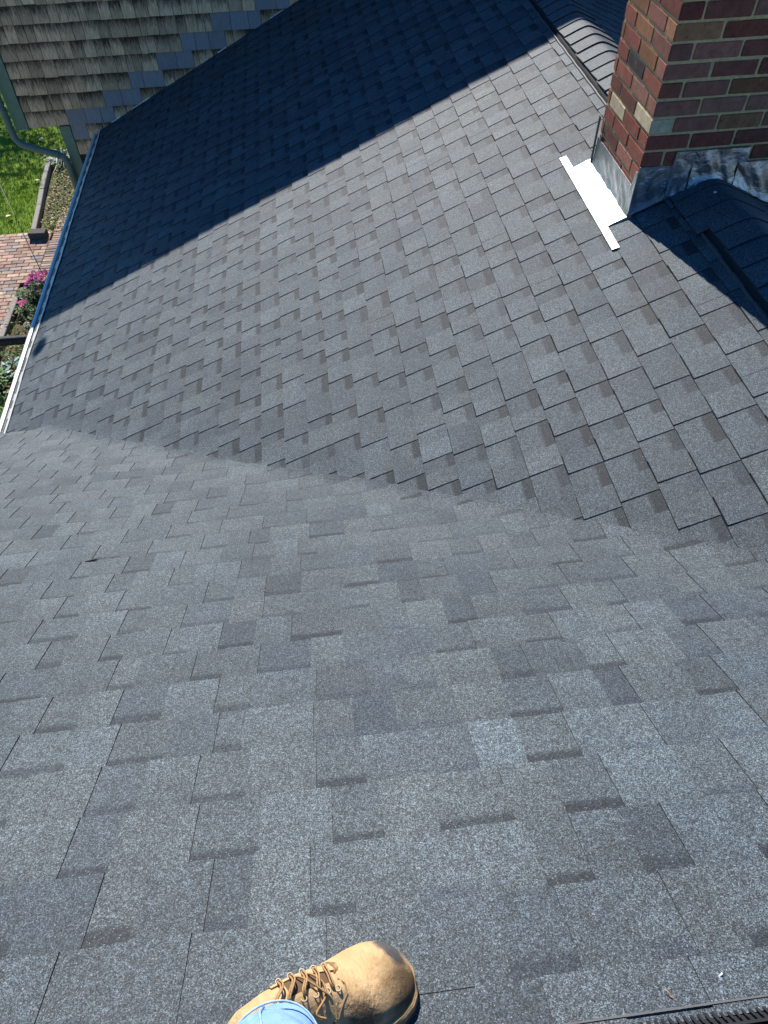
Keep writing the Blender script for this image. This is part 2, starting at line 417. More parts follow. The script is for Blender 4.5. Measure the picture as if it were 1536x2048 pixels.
def caps_(lo, hi):
    cp = Off(); yy = lo
    while yy < hi-.02:
        y1 = min(yy+.165, hi); c = tone(); ts = [-.19+.38*k/14 for k in range(15)]
        Z = lambda ac: ZR1-T1*math.sqrt(ac*ac+.03**2)+.017
        for a, b_ in zip(ts, ts[1:]):
            cp.poly([(XR+a, yy, Z(a)+.006), (XR+b_, yy, Z(b_)+.006), (XR+b_, y1, Z(b_)+.002), (XR+a, y1, Z(a)+.002)], c)
            cp.poly([(XR+a, yy, Z(a)), (XR+b_, yy, Z(b_)), (XR+b_, yy, Z(b_)+.006), (XR+a, yy, Z(a)+.006)], c, 1)
        for a in (ts[0], ts[-1]): cp.poly([(XR+a, yy, Z(a)-.006), (XR+a, yy, Z(a)+.006), (XR+a, y1, Z(a)+.002), (XR+a, y1, Z(a)-.006)], c, 1)
        yy += EX
    o = cp.build('ridge_cap', [M_shingle, M_edge], house); o['label'] = 'smooth shingle caps over the ridge at the foot of the chimney'
ridge('y', 3.70, WY-.01, .160, .020, 'black ridge vent under curved cap shingles beyond the chimney')
caps_(2.775, 3.128)
ridge('y', 1.0, 2.79, .160, .020, 'black ridge vent in front of the chimney, in its shadow')
ridge('x', .10, 2.3, .160, .028, 'black ridge vent at the near ridge')
# ---------------------------------------------------------------- gutter and drip edge
GY0 = 3.87
g = Off(); ze = zf(XE)
prof = [(.012, .004), (.012, -.05), (.0, -.062), (-.045, -.062), (-.058, -.048), (-.076, -.022), (-.076, -.002), (-.062, .002), (-.046, .000), (-.044, -.010)]
segs = [GY0, 4.42, 5.30, 6.22, 7.5, 9.235]
for y0, y1 in zip(segs, segs[1:]):
    off = R.uniform(-.001, .001)
    for (a, b_) in zip(prof, prof[1:]):
        g.poly([(XE+a[0]+off, y0, ze+a[1]-.02), (XE+b_[0]+off, y0, ze+b_[1]-.02), (XE+b_[0]+off, y1, ze+b_[1]-.02), (XE+a[0]+off, y1, ze+a[1]-.02)], (1, 1, 1))
for q in (GY0, 9.235): g.poly([(XE+a[0], q, ze+a[1]-.02) for a in prof[:-2]])
gut = g.build('gutter', M_white, house); gut['label'] = 'white eave gutter, its far end in shadow'
# dark liner of leaf silt at the bottom of the gutter
g = Off(); g.poly([(XE-.002, GY0+.02, ze-.079), (XE-.043, GY0+.02, ze-.079), (XE-.043, 9.2, ze-.079), (XE-.002, 9.2, ze-.079)])
g.build('gutter_silt', simple('gutter_silt_dirt', (.42, .41, .37), .8, 0, .3, .3, 30), house).parent = gut
g = Off(); y = GY0
while y < WY-.02:
    y1 = min(y+R.uniform(1.1, 1.9), WY-.01)
    N = int((y1-y)/.03)+1
    for i in range(N):
        a, b_ = y+(y1-y)*i/N, y+(y1-y)*(i+1)/N
        ja, jb = [.011*math.sin(q*2.3)+.007*math.sin(q*5.9+1)+.003*math.sin(q*17) for q in (a, b_)]
        xi = lambda j: XE+.030+j*.5
        g.poly([(XE-.020, a, zf(XE-.02)+.004), (xi(ja), a, zf(xi(ja))+.0165), (xi(jb), b_, zf(xi(jb))+.0165), (XE-.020, b_, zf(XE-.02)+.004)])
        g.poly([(XE-.020, a, zf(XE-.02)+.004), (XE-.020, b_, zf(XE-.02)+.004), (XE-.022, b_, zf(XE-.02)-.03), (XE-.022, a, zf(XE-.02)-.03)])
    y = y1+.003
g.build('drip_edge', simple('drip_edge_metal', (.50, .50, .46), .45, 0, .5, .1, 10), house)
g = Off(); g.box((XE-.002, GY0-.1, ze-.30), (XE+.03, WY, ze-.03)); g.build('fascia_board', M_white, house)
# walls under the eaves
g = Off(); g.box((-3.6, YE-.03, zn(YE)-.30), (-1.96, YE-.004, zn(YE)-.012)); g.build('fascia_board', M_white, house)
g = Off()
g.box((XE+.32, -4, GZ), (XE+.40, WY, ze-.05)); g.box((-3.6, 3.3, GZ), (XE+.31, 3.4, zn(3.4)-.08)); g.box((-3.55, -4, GZ), (-3.5, 3.29, zn(3.4)-.3))
g.build('lower_wall', M_wallc, house)
# ---------------------------------------------------------------- cedar shingled gable wall
def rake(x):      # top of the gable wall that throws the big shadow
    y = 5.40-.03*(x+1); xs = x-SUN.x/SUN.y*(WY-y)*1.0
    k = (WY-y)/SUN.y
    xp = min(x-SUN.x*k, 2.9) if False else x-SUN.x*k
    return zf(xp)+k*SUN.z
UB = -3.600      # foot of the overhanging upper wall
g = Off()
XL, XW = -3.40, 5.2
top = [(x, rake(x)) for x in (XL-.0, -1, 1, 3, XW)]
front = [(XL, UB)]+[(XW, UB)]+[(x, z) for x, z in reversed(top)]
g.poly([(x, WY+.02, z) for x, z in front])
g.poly([(XL, WY+.02, UB), (XL, WY+.02, top[0][1]), (XL, WY+6, top[0][1]), (XL, WY+6, UB)])
g.poly([(XW, WY+.02, UB), (XW, WY+.02, top[-1][1]), (XW, WY+6, top[-1][1]), (XW, WY+6, UB)])
g.poly([(XL, WY+.02, UB), (XW, WY+.02, UB), (XW, WY+6, UB), (XL, WY+6, UB)])
g.poly([(x, WY+6, z) for x, z in front])
g.poly([(-2.80, WY+.03, GZ), (XW, WY+.03, GZ), (XW, WY+.03, UB), (-2.80, WY+.03, UB)])
g.poly([(-2.80, WY+.03, GZ), (-2.80, WY+.03, UB), (-2.80, WY+6, UB), (-2.80, WY+6, GZ)])
g.poly([(XW, WY+.03, GZ), (XW, WY+.03, UB), (XW, WY+6, UB), (XW, WY+6, GZ)])
wall = g.build('gable_wall', simple('wall_felt', (.05, .045, .04)), house); wall['label'] = 'brown weathered cedar shingle wall with newer grey shingles along the roof line'
g = Off()
for (a, b_) in zip(top, top[1:]):
    g.poly([(a[0], WY-.02, a[1]), (b_[0], WY-.02, b_[1]), (b_[0], WY+6.1, b_[1]), (a[0], WY+6.1, a[1])])
    g.poly([(a[0], WY-.02, a[1]+.06), (b_[0], WY-.02, b_[1]+.06), (b_[0], WY+6.1, b_[1]+.06), (a[0], WY+6.1, a[1]+.06)])
    g.poly([(a[0], WY-.02, a[1]), (b_[0], WY-.02, b_[1]), (b_[0], WY-.02, b_[1]+.06), (a[0], WY-.02, a[1]+.06)])
g.build('gable_roof', M_shingle, house)
g = Off(); CE = .172; z = UB; row = 0
def wsh(x0, x1, z0, z1, new, clipz=None):
    gap = .0022; th = R.uniform(.011, .015); jz = R.uniform(-.004, .004) if not new else 0
    t = R.uniform(.72, 1.22) if not new else R.uniform(.88, 1.08); nw = 1.0 if new else 0.0
    sd = R.uniform(-.1, .22)
    yb, yt = WY-th-.006, WY-.004
    a, b_ = x0+gap, x1-gap; zb = z0+jz
    tb = [(a, yb, zb), (b_, yb, zb), (b_, yt, z1+.01), (a, yt, z1+.01)]
    N = 3
    for i in range(N):
        q0, q1 = i/N, (i+1)/N
        yy0, yy1 = yb+(yt-yb)*q0, yb+(yt-yb)*q1; zz0, zz1 = zb+(z1+.01-zb)*q0, zb+(z1+.01-zb)*q1
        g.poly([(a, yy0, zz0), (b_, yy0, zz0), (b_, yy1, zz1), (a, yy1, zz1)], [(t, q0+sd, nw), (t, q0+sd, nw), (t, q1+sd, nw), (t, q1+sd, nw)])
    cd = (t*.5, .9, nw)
    g.poly([(a, yb, zb), (a, WY+.01, zb), (b_, WY+.01, zb), (b_, yb, zb)], cd)
    g.poly([(a, yb, zb), (a, yt, z1), (a, WY+.01, z1), (a, WY+.01, zb)], cd)
    g.poly([(b_, yb, zb), (b_, WY+.01, zb), (b_, WY+.01, z1), (b_, yt, z1)], cd)
for row in range(-4, 14):
    z0 = UB+.008+row*CE; z1 = z0+CE
    xr = ((z0+2.53)/T1)      # where the roof line meets this course
    x = XL+.145 if row >= 0 else -2.785
    dnew = R.uniform(.42, .55)
    while x < min(xr+.4, 3.4):
        isnew = xr-dnew < x < xr-.06
        wd = R.uniform(.13, .24) if isnew else R.choice((R.uniform(.06, .10), R.uniform(.09, .15), R.uniform(.11, .19)))
        wsh(x, x+wd, z0, z1, isnew); x += wd
wsO = g.build('wall_shingles', M_wood, house); wsO.parent = wall
# step flashing slivers along the roof / wall joint
x = XE+.1
while x < XR:
    L = R.uniform(.06, .17)
    if R.random() < .45:
        zz = lambda q: zf(q)+.010
        hh = R.uniform(.003, .010); g = Off()
        g.poly([(x, WY-.022, zz(x)), (x+L, WY-.022, zz(x+L)), (x+L, WY-.021, zz(x+L)+hh), (x, WY-.021, zz(x)+hh)])
        g.poly([(x, WY-.022, zz(x)), (x+L, WY-.022, zz(x+L)), (x+L, WY-.038, zz(x+L)+.002), (x, WY-.038, zz(x)+.002)])
        g.build('step_flashing', M_flash, house)
    x += L+.004
# corner boards
g = Off(); g.box((XL-.008, WY-.028, UB-.01), (XL+.140, WY+.03, -1.2), bev=.002); g.box((XL-.010, WY+.031, UB-.01), (XL+.02, WY+.16, -1.2))
c1 = g.build('corner_board', M_green, house); c1['label'] = 'green corner board of the overhanging upper wall'
g = Off(); g.box((-2.915, WY-.022, GZ), (-2.790, WY+.028, UB-.004), bev=.002); g.box((-2.917, WY+.03, GZ), (-2.88, WY+.15, UB-.004))
c2 = g.build('corner_board', M_green, house); c2['label'] = 'green corner board of the lower wall beside the gutter end'
# downspout
g = Off()
dsp = [(-3.455, 9.185, -1.3), (-3.452, 9.185, -3.40), (-3.450, 9.185, -3.60), (-3.440, 9.18, -3.675), (-3.405, 9.175, -3.735), (-3.34, 9.172, -3.775), (-3.02, 9.172, -3.895), (-2.965, 9.175, -3.93), (-2.945, 9.18, -3.985), (-2.943, 9.185, -4.06), (-2.943, 9.185, GZ)]
g.tube(dsp, .040, 14)
for z in (-3.36, ): g.tube([(-3.453, 9.185, z), (-3.453, 9.185, z+.035)], .0445, 14)
g.tube([(-3.03, 9.172, -3.89), (-3.005, 9.172, -3.90)], .0435, 14)
g.build('downspout', simple('green_painted_pipe', (.15, .21, .15), .45, 0, .5, .15, 12), house)
# unseen ball and rod added to cast the round shadow by the gutter
fp0 = Vector((-2.372, 5.061, -3.60))+SUN*((WY-.12-5.061)/SUN.y)
bm = bmesh.new(); bmesh.ops.create_uvsphere(bm, u_segments=16, v_segments=10, radius=.070)
me = bpy.data.meshes.new('shadow_ball'); bm.to_mesh(me); bm.free(); me.materials.append(M_green)
o = bpy.data.objects.new('shadow_ball', me); lk(o, house); o.location = fp0-Vector((0, 0, GZ))
g = Off(); g.tube([fp0, (fp0.x, fp0.y, rake(fp0.x)+.02), (fp0.x, WY+.1, rake(fp0.x)+.01)], .006, 6); g.build('shadow_ball_rod', M_green, house).parent = o
o.children[0].matrix_parent_inverse = Matrix.Translation(-o.location)
# ---------------------------------------------------------------- chimney
CX0, CY0, CY1, CX1 = 1.515, 3.135, 3.690, 2.36
BH = .0722; MT = .010; ZTOP = -.15
g = Off(); cols = [(.26, .078, .048), (.28, .090, .055), (.21, .062, .042), (.30, .12, .080), (.16, .058, .040), (.20, .070, .046), (.28, .12, .055), (.22, .09, .06), (.29, .13, .085)]
odd = [(.50, .39, .24), (.05, .040, .036), (.40, .18, .07), (.36, .20, .10), (.07, .035, .035), (.06, .04, .038), (.33, .15, .07)]
def bc(): 
    c = R.choice(odd) if R.random() < .14 else R.choice(cols); t = R.uniform(.8, 1.2); return (c[0]*t, c[1]*t, c[2]*t)
row = 0; z = -1.577-9*BH
while z < ZTOP:
    z0, z1 = z+MT/2, z+BH-MT/2; L = .197; D = .095; ev = row % 2 == 0
    def bk(a, b_):
        j = R.uniform(-.0015, .0015)
        g.box((a[0], a[1], z0+R.uniform(-.001, .001)), (b_[0], b_[1], z1+R.uniform(-.001, .001)), bc(), 0, None, .0035, .0010)
    # front row
    x = CX0
    if ev:
        while x < CX1-.02: bk((x, CY0+R.uniform(-.001, .001)), (min(x+L, CX1), CY0+D)); x += L+MT
    else:
        x = CX0+D+MT
        while x < CX1-.02: bk((x, CY0+R.uniform(-.001, .001)), (min(x+L, CX1), CY0+D)); x += L+MT
    # left and right flank
    for (xa, xb) in ((CX0, CX0+D), (CX1-D, CX1)):
        y = CY0+D+MT if ev else CY0
        while y < CY1-.02: bk((xa+R.uniform(-.001, .001), y), (xb, min(y+L, CY1))); y += L+MT
    x = CX0+D+MT
    while x < CX1-D-.02: bk((x, CY1-D), (min(x+L, CX1-D-MT), CY1)); x += L+MT
    z += BH; row += 1
chim = g.build('chimney', M_brick, house); chim['label'] = 'red brick chimney with buff and dark bricks, left side sunlit'
g = Off(); g.box((CX0+.0042, CY0+.0042, -2.4), (CX1-.0042, CY1-.0042, ZTOP-.006)); g.build('mortar', M_mortar, house).parent = chim
g = Off(); g.box((CX0-.04, CY0-.04, ZTOP), (CX1+.04, CY1+.04, ZTOP+.08), bev=.01); g.box((CX0+.2, CY0+.15, ZTOP+.08), (CX0+.42, CY1-.15, ZTOP+.35), bev=.01)
g.build('chimney_cap', simple('concrete_cap', (.4, .39, .36), .9), house).parent = chim
# flashing: sheets following the roof line, crumpled a little
def sheet(name, mat, P0, P1, zlo, ztop, nrm, label=None, amp=.002, parent=None, nx=40, nz=14):
    g = Off(); grid = []
    for i in range(nx+1):
        t = i/nx; base = Vector(P0).lerp(Vector(P1), t); lo, hi = zlo(t), ztop(t); rowp = []
        for j in range(nz+1):
            s_ = j/nz; z = lo+(hi-lo)*s_
            d = amp*(math.sin(t*17+s_*5)+.7*math.sin(t*41+s_*13+1)+.6*math.sin(s_*9+t*7))*(1-.7*s_)+.006*max(0, .18-s_)/.18
            rowp.append(Vector((base.x, base.y, z))+Vector(nrm)*d)
        grid.append(rowp)
    base = len(g.v)
    for rowp in grid: g.v += [tuple(p) for p in rowp]
    for i in range(nx):
        for j in range(nz):
            a = base+i*(nz+1)+j; g.f.append((a, a+nz+1, a+nz+2, a+1)); g.c.append([(1, 1, 1)]*4); g.m.append(0); g.sm.append(True)
    # folded top edge
    for i in range(nx): g.poly([grid[i][-1], grid[i+1][-1], grid[i+1][-1]-Vector(nrm)*.004, grid[i][-1]-Vector(nrm)*.004])
    o = g.build(name, mat, house); o.parent = chim
    if label: o['label'] = label
    return o
e_ = .0045
sheet('flashing', M_flash, (CX0-e_, CY1+.005, 0), (CX0-e_, CY0-.006, 0), lambda t: zf(CX0)+.012, lambda t: -1.673 if t < .93 else -1.600, (-1, 0, 0), 'pale metal flashing sheet on the sunlit side', .0016)
roofz = lambda x: ZR1-T1*math.sqrt((x-XR)**2+.03**2)+.020
def fr(x0, x1, zt, yo, m=M_flashd, lab=None, amp=.0045):
    sheet('flashing', m, (x0, CY0-yo, 0), (x1, CY0-yo, 0), lambda t: roofz(x0+(x1-x0)*t)-.004, lambda t: zt, (0, -1, 0), lab, amp, nx=max(8, int((x1-x0)*90)))
fr(CX0-.006, 1.685, -1.572, .0045, M_flash, 'dull metal flashing at the shaded front corner', .002)
fr(1.668, 1.772, -1.511, .0085, M_flash, None, .0025)
fr(1.762, 2.016, -1.511, .012, M_flashd, 'wavy lead flashing over the ridge', .005)
fr(1.985, CX1+.01, -1.577, .0155, M_flashd, None, .005)
# bright base flashing lying on the shingles left of the chimney
g = Off()
def fp(x, y, h=.0135): return (x, y, zf(x)+h)
def strip(pts, h=.0135):
    g.poly([fp(x, y, h) for x, y in pts]); n_ = len(pts)
    for i in range(n_):
        a, b_ = pts[i], pts[(i+1) % n_]; g.poly([fp(*a, h), fp(*b_, h), fp(*b_, h-.006), fp(*a, h-.006)])
strip([(1.389, 2.945), (1.420, 2.938), (1.424, 3.875), (1.391, 3.885)], .0145)
N = 14
for i in range(N):
    y0, y1 = 3.125+(3.735-3.125)*i/N, 3.125+(3.735-3.125)*(i+1)/N
    for k in range(3):
        xs = [1.4205+(CX0-.006-1.4205)*q/3 for q in (k, k+1)]
        hh = lambda x, y: .0155+.0012*math.sin(y*37+x*60)+.0008*math.sin(y*91)
        g.poly([fp(xs[0], y0, hh(xs[0], y0)), fp(xs[1], y0, hh(xs[1], y0)), fp(xs[1], y1, hh(xs[1], y1)), fp(xs[0], y1, hh(xs[0], y1))])
g.poly([fp(1.4205, 3.125, .0155), fp(CX0+.01, 3.118, .0155), fp(CX0+.01, 3.118, .006), fp(1.4205, 3.125, .006)])
ap = g.build('base_flashing', M_apron, house); ap.parent = chim; ap['label'] = 'bright aluminium base flashing glaring in the sun'
g = Off()
# upstand at the back corner of the chimney and its folded foot
g.box((CX0-.014, CY1+.006, zf(CX0)+.005), (CX0-.008, CY1+.022, -1.575))
g.build('back_flashing', simple('dark_sheet_metal', (.06, .065, .07), .5, .5), house).parent = chim
# ---------------------------------------------------------------- exterior things
PZ = -3.775
g = MB(); pts = []; rad = []; x = -2.535; k = 0
while x > -8: 
    pts.append((x, 5.335-.02*(x+2.49), PZ)); rad.append(.042 if k % 4 < 2 else .033); x -= .0048 if k % 2 else .0022 if k % 4 == 0 else .0022; k += 1
g.tube(pts, rad, 16)
tag(g.build('drain_pipe', M_pipe), 'black corrugated drain pipe running in to the white gutter', 'pipe')
g = MB(); A = Vector((-2.585, 6.22, -3.70)); dirw = Vector((-.4372, 1.0430, -.4782))*8.4
d_ = (Vector((-3.672, 8.76, -4.016))-A)
pts = [A+d_*(4.2*t)+Vector((0, 0, -.0*t)) for t in [i/20 for i in range(21)]]
g.tube(pts, .0035, 6)
tag(g.build('cable', M_wire), 'thin dark cable stretched from the gutter across the lawn', 'cable')
# small pale dab of sealant in the chimney's shadow
def spot(name, label, x, y, sx, sy, mat, h=.014):
    bm = bmesh.new(); bmesh.ops.create_icosphere(bm, subdivisions=2, radius=1)
    for v in bm.verts:
        n_ = 1+.25*math.sin(v.co.x*5+v.co.y*3+x*9); v.co = Vector((v.co.x*sx*n_, v.co.y*sy*n_, v.co.z*.003))
    me = bpy.data.meshes.new(name); bm.to_mesh(me); bm.free(); me.materials.append(mat)
    o = bpy.data.objects.new(name, me); lk(o); o.location = (x, y, h); return o
M_dab = simple('white_sealant', (.75, .75, .74), .6)
o = spot('sealant_dab', '', 1.843, 3.0, .009, .006, M_dab, ZR1+.004); o.location.z = roofz(1.843)+.002
tag(o, 'small white sealant dab on the shaded ridge in front of the chimney', 'sealant')
def near3(px, py_):
    d = f+r*((px-768)/FPX)+u*((1024-py_)/FPX); return d*(-1.243/(d.z+T2*d.y))
def scrap(name, label, cat, px, py_, L, ang, col, rad):
    p = near3(px, py_); g = MB(); pts = []
    for i in range(6):
        t = i/5-.5; pts.append((L*t*math.cos(ang)+.08*L*math.sin(t*7), L*t*math.sin(ang), -T2*L*t*math.sin(ang)+.003*math.sin(t*5)))
    g.tube(pts, [rad*.5, rad, rad*1.1, rad, rad*.9, rad*.4], 6); o = g.build(name, simple(name+'_colour', col, .8), None)
    o.location = (p.x, p.y, p.z+.020); return tag(o, label, cat)
scrap('twig', 'tiny reddish twig lying on the near shingles in the middle of the roof', 'twig', 535, 1187, .022, .3, (.30, .13, .08), .0012)
scrap('leaf_stem', 'short orange leaf stem lying near the bottom right ridge edge', 'stem', 1330, 1990, .016, 2.2, (.45, .24, .10), .0010)
scrap('roofing_chip', 'pale broken granule chip on the shingles right of the boot', 'chip', 1432, 1954, .009, .8, (.60, .60, .58), .0016)
scrap('tar_smear', 'black smear of tar on a shingle edge left of the centre', 'smear', 186, 1127, .050, .05, (.012, .012, .014), .0035)
# ================================================================ GROUND
M_soil, n, b = mk('garden_soil', .95, 0, .1); co = objco(n)
c = mixc(n, mapr(n, noise(n, co, 6, 8, .7), .35, .65, 0, 1), (.05, .035, .02), (.15, .115, .07))
c = mixc(n, mapr(n, noise(n, co, 2.2, 6, .7), .50, .62, 0, .8), c, (.085, .105, .028))
n.links.new(c, b.inputs['Base Color']); bump(n, b, noise(n, co, 30, 6), .02)
g = MB(); N = 24
g.poly([(-150, -150, GZ), (150, -150, GZ), (150, 150, GZ), (-150, 150, GZ)])
tag(g.build('ground', M_soil), None, None, kind='structure')
M_turf, n, b = mk('lawn_turf', .9, 0, .1); co = objco(n)
c = mixc(n, mapr(n, noise(n, co, 9, 8, .75), .3, .7, 0, 1), (.07, .14, .010), (.22, .32, .03)); n.links.new(c, b.inputs['Base Color']); bump(n, b, noise(n, co, 60, 6, .8), .03)
g = MB(); g.poly([(-60, 12.38, GZ+.012), (-5.02, 12.38, GZ+.012), (-5.12, 15.1, GZ+.012), (-4.2, 16.0, GZ+.012), (-2.9, 16.0, GZ+.012), (-2.9, 60, GZ+.012), (-60, 60, GZ+.012)])
tag(g.build('lawn', M_turf), None, None, kind='structure')
# grass blades
M_grass, n, b = mk('grass_blades', .7, 0, .3); n.links.new(attr(n), b.inputs['Base Color'])
g = MB()
for i in range(60000):
    y = 12.4+R.random()**1.0*10.5; x = R.uniform(-8.8 if y > 15 else -7.4, -3.2)
    if y < 15.2 and x > -5.04-.04*(y-12.4)/1: continue
    h = R.uniform(.03, .075)*(1.25 if math.sin(x*3.1)*math.cos(y*2.3) > .2 else 1); a = R.uniform(0, 6.28); ww = R.uniform(.004, .008)
    dx, dy = math.cos(a), math.sin(a); lx, ly = R.uniform(-.03, .03), R.uniform(-.03, .03)
    t = .75+.35*math.sin(x*1.7+1)*math.sin(y*1.3)+R.uniform(-.3, .4); k = R.random()
    c = (.25*t, .39*t, .022*t) if k < .7 else ((.38*t, .46*t, .055*t) if k < .93 else (.36*t, .34*t, .13*t))
    g.poly([(x-dx*ww, y-dy*ww, GZ+.01), (x+dx*ww, y+dy*ww, GZ+.01), (x+lx, y+ly, GZ+h)], c)
tag(g.build('grass', M_grass), 'short bright green lawn grass beside the brick path', 'grass', kind='stuff')
# brick paving
M_paver, n, b = mk('brick_paver', .9, 0, .2); co = objco(n)
g_ = mapr(n, noise(n, co, 14, 6, .7), .25, .75, .65, 1.35); cc = nd(n, 'ShaderNodeCombineColor'); [n.links.new(g_, cc.inputs[i]) for i in range(3)]
n.links.new(mul(n, attr(n), cc.outputs[0]), b.inputs['Base Color']); bump(n, b, noise(n, co, 60, 5), .004)
g = MB()
def pav():
    k = R.random(); t = R.uniform(.75, 1.25)
    c = (.33, .215, .16) if k < .5 else (.38, .28, .20) if k < .78 else (.22, .19, .175) if k < .92 else (.29, .16, .12)
    return (c[0]*t, c[1]*t, c[2]*t)
y = 5.0; row = 0
while y < 12.30:
    x = -7.6+(row % 2)*.1
    xm = -4.66 if y > 10.75 else -4.90
    while x < xm-.03:
        x1 = min(x+.197, xm)
        j = R.uniform(-.003, .003); g.box((x, y, GZ+.005), (x1, y+.094, GZ+.052+j), pav(), 0, None, .006); x += .203
    y += .100; row += 1
# soldier strip beside the bed
y = 10.72
while y < 12.95:
    if y > 12.02: xa, xb = -4.62, -4.40
    else: xa, xb = -4.65, -4.35
    g.box((xa, y, GZ+.004), (xb, y+.068, GZ+.058+R.uniform(-.004, .004)), dk(pav(), .85), 0, None, .006); y += .075
tag(g.build('brick_path', M_paver), None, None, kind='structure')
# timber edging
def edge(name, label, pts, wd, ht, mat, grp):
    t = thing(name, label, 'garden edging', pts[0]+(GZ,), grp)
    for a, b_ in zip(pts, pts[1:]):
        d = Vector((b_[0]-a[0], b_[1]-a[1], 0)); L = d.length; an = math.atan2(d.y, d.x)
        m = MB(); M = Matrix.Translation(Vector((a[0]-pts[0][0], a[1]-pts[0][1], 0))) @ Matrix.Rotation(an, 4, 'Z')
        m.box((.003, -wd/2, 0), (L-.003, wd/2, ht+R.uniform(-.004, .004)), (1, 1, 1), 0, M, .006); m.build('timber', mat, t)
    return t
edge('garden_edging', 'grey timber edging between the lawn and the planted bed', [(-4.955, 12.33), (-5.03, 13.25), (-5.09, 13.85), (-5.14, 14.55), (-5.17, 15.05)], .085, .13, M_timber, 'timber edgings')
edge('garden_edging', 'short dark timber block closing the end of the bed by the brick path', [(-5.0, 12.22), (-4.70, 12.20)], .17, .17, M_timberdk, 'timber edgings')
edge('garden_edging', 'timber edging beside the path above the black pipe', [(-4.86, 8.2), (-4.86, 9.15), (-4.85, 10.35)], .085, .10, M_timber, 'timber edgings')
# plants ---------------------------------------------------------------
M_leaf, n, b = mk('leaf_green', .55, 0, .4); n.links.new(attr(n), b.inputs['Base Color'])
def leafq(g, p, L, wd, d, up, col):
    d = d.normalized(); sd = d.cross(Vector((0, 0, 1)))
    if sd.length < .1: sd = Vector((1, 0, 0))
    sd = sd.normalized()*wd; p = Vector(p); m_ = p+d*L*.5+Vector((0, 0, up)); e = p+d*L
    g.poly([p, m_-sd, e, m_+sd], col)
# ground cover of the bed
g = MB()
for i in range(9000):
    y = R.uniform(12.35, 15.4); x = R.uniform(-5.08+.0*(y), -3.6)
    if x < -4.93-(y-12.3)*.055+.06: continue
    if R.random() < .35+.3*math.sin(x*7)*math.sin(y*4): continue
    t = R.uniform(.6, 1.4); c = R.choice([(.27*t, .30*t, .07*t), (.36*t, .34*t, .10*t), (.17*t, .23*t, .05*t), (.38*t, .28*t, .15*t)])
    a = R.uniform(0, 6.28); leafq(g, (x, y, GZ+R.uniform(.01, .07)), R.uniform(.03, .06), R.uniform(.008, .018), Vector((math.cos(a), math.sin(a), R.uniform(-.1, .5))), .008, c)
for i in range(7000):
    y = R.uniform(5.5, 10.6); x = R.uniform(-4.80, -3.2)
    dens = math.sin(x*5+1)*math.sin(y*3.1)
    if R.random() < .52-.35*dens: continue
    t = R.uniform(.5, 1.4); c = R.choice([(.07*t, .14*t, .02*t), (.12*t, .18*t, .035*t), (.05*t, .11*t, .02*t), (.20*t, .13*t, .06*t)])
    a = R.uniform(0, 6.28); leafq(g, (x, y, GZ+R.uniform(.01, .12)), R.uniform(.04, .09), R.uniform(.01, .022), Vector((math.cos(a), math.sin(a), R.uniform(-.1, .6))), .01, c)
tag(g.build('ground_cover', M_leaf), 'low patchy green weeds covering the garden bed', 'ground cover', kind='stuff')
def plant(name, label, cat, x, y, h, rr, n_, leaf, cols, spike=False):
    t = thing(name, label, cat, (x, y, GZ)); st = MB(); fo = MB()
    for k in range(7):
        a = R.uniform(0, 6.28); q = R.uniform(.2, .7)*rr
        st.tube([(0, 0, 0), (math.cos(a)*q*.5, math.sin(a)*q*.5, h*.45), (math.cos(a)*q, math.sin(a)*q, h*.8)], [.009, .006, .003], 5)
    for k in range(n_):
        a = R.uniform(0, 6.28)
        if spike:
            L = rr*R.uniform(.7, 1.15); el = R.uniform(.15, 1.0); d = Vector((math.cos(a), math.sin(a), el)); t_ = R.uniform(.7, 1.3); c = dk(R.choice(cols), t_)
            p = Vector((0, 0, .02)); e1 = p+d*L*.55; e2 = e1+Vector((d.x, d.y, -.35))*L*.5; sd = Vector((-d.y, d.x, 0))*leaf
            fo.poly([p-sd*.5, e1-sd, e1+sd, p+sd*.5], c); fo.poly([e1-sd, e2, e1+sd], c)
        else:
            q = rr*math.sqrt(R.random()); zz = h*(R.uniform(.25, 1.0))*(1-.45*(q/rr)**2); t_ = R.uniform(.6, 1.35)
            leafq(fo, (math.cos(a)*q, math.sin(a)*q, zz), leaf*R.uniform(.7, 1.3), leaf*.28, Vector((math.cos(a)+R.uniform(-.6, .6), math.sin(a)+R.uniform(-.6, .6), R.uniform(-.3, .6))), leaf*.1, dk(R.choice(cols), t_))
    st.build('stem', simple('plant_stem', (.12, .10, .05)), t); fo.build('leaves', M_leaf, t); return t
G1 = [(.06, .13, .02), (.09, .17, .03), (.04, .09, .015)]
plant('lily_plant', 'pale spiky leaved plant growing at the foot of the green corner board', 'plant', -4.93, 15.15, .25, .42, 60, .018, [(.30, .36, .20), (.42, .45, .32), (.16, .24, .09)], True)
fb = plant('flowering_bush', 'bush covered in magenta pink flowers beside the gutter', 'bush', -4.40, 10.46, .36, .24, 700, .05, G1)
for k in range(70):
    fl = MB()
    a = R.uniform(0, 6.28); q = .24*math.sqrt(R.random()); zz = .37*(1-.45*(q/.24)**2)+R.uniform(-.03, .05); c = R.choice([(.62, .10, .30), (.75, .25, .44), (.85, .50, .60), (.50, .05, .22)])
    cx, cy = math.cos(a)*q-.03, math.sin(a)*q
    for j in range(6):
        b2 = j*1.047+a; d = Vector((math.cos(b2), math.sin(b2), .35)); leafq(fl, (cx, cy, zz), .042, .018, d, .012, dk(c, R.uniform(.8, 1.2)))
    fl.build('flower', M_leaf, fb)
fb2 = plant('flowering_bush', 'small low plant with one pink flower left of the larger flowering bush', 'bush', -4.66, 10.02, .16, .13, 160, .05, G1)
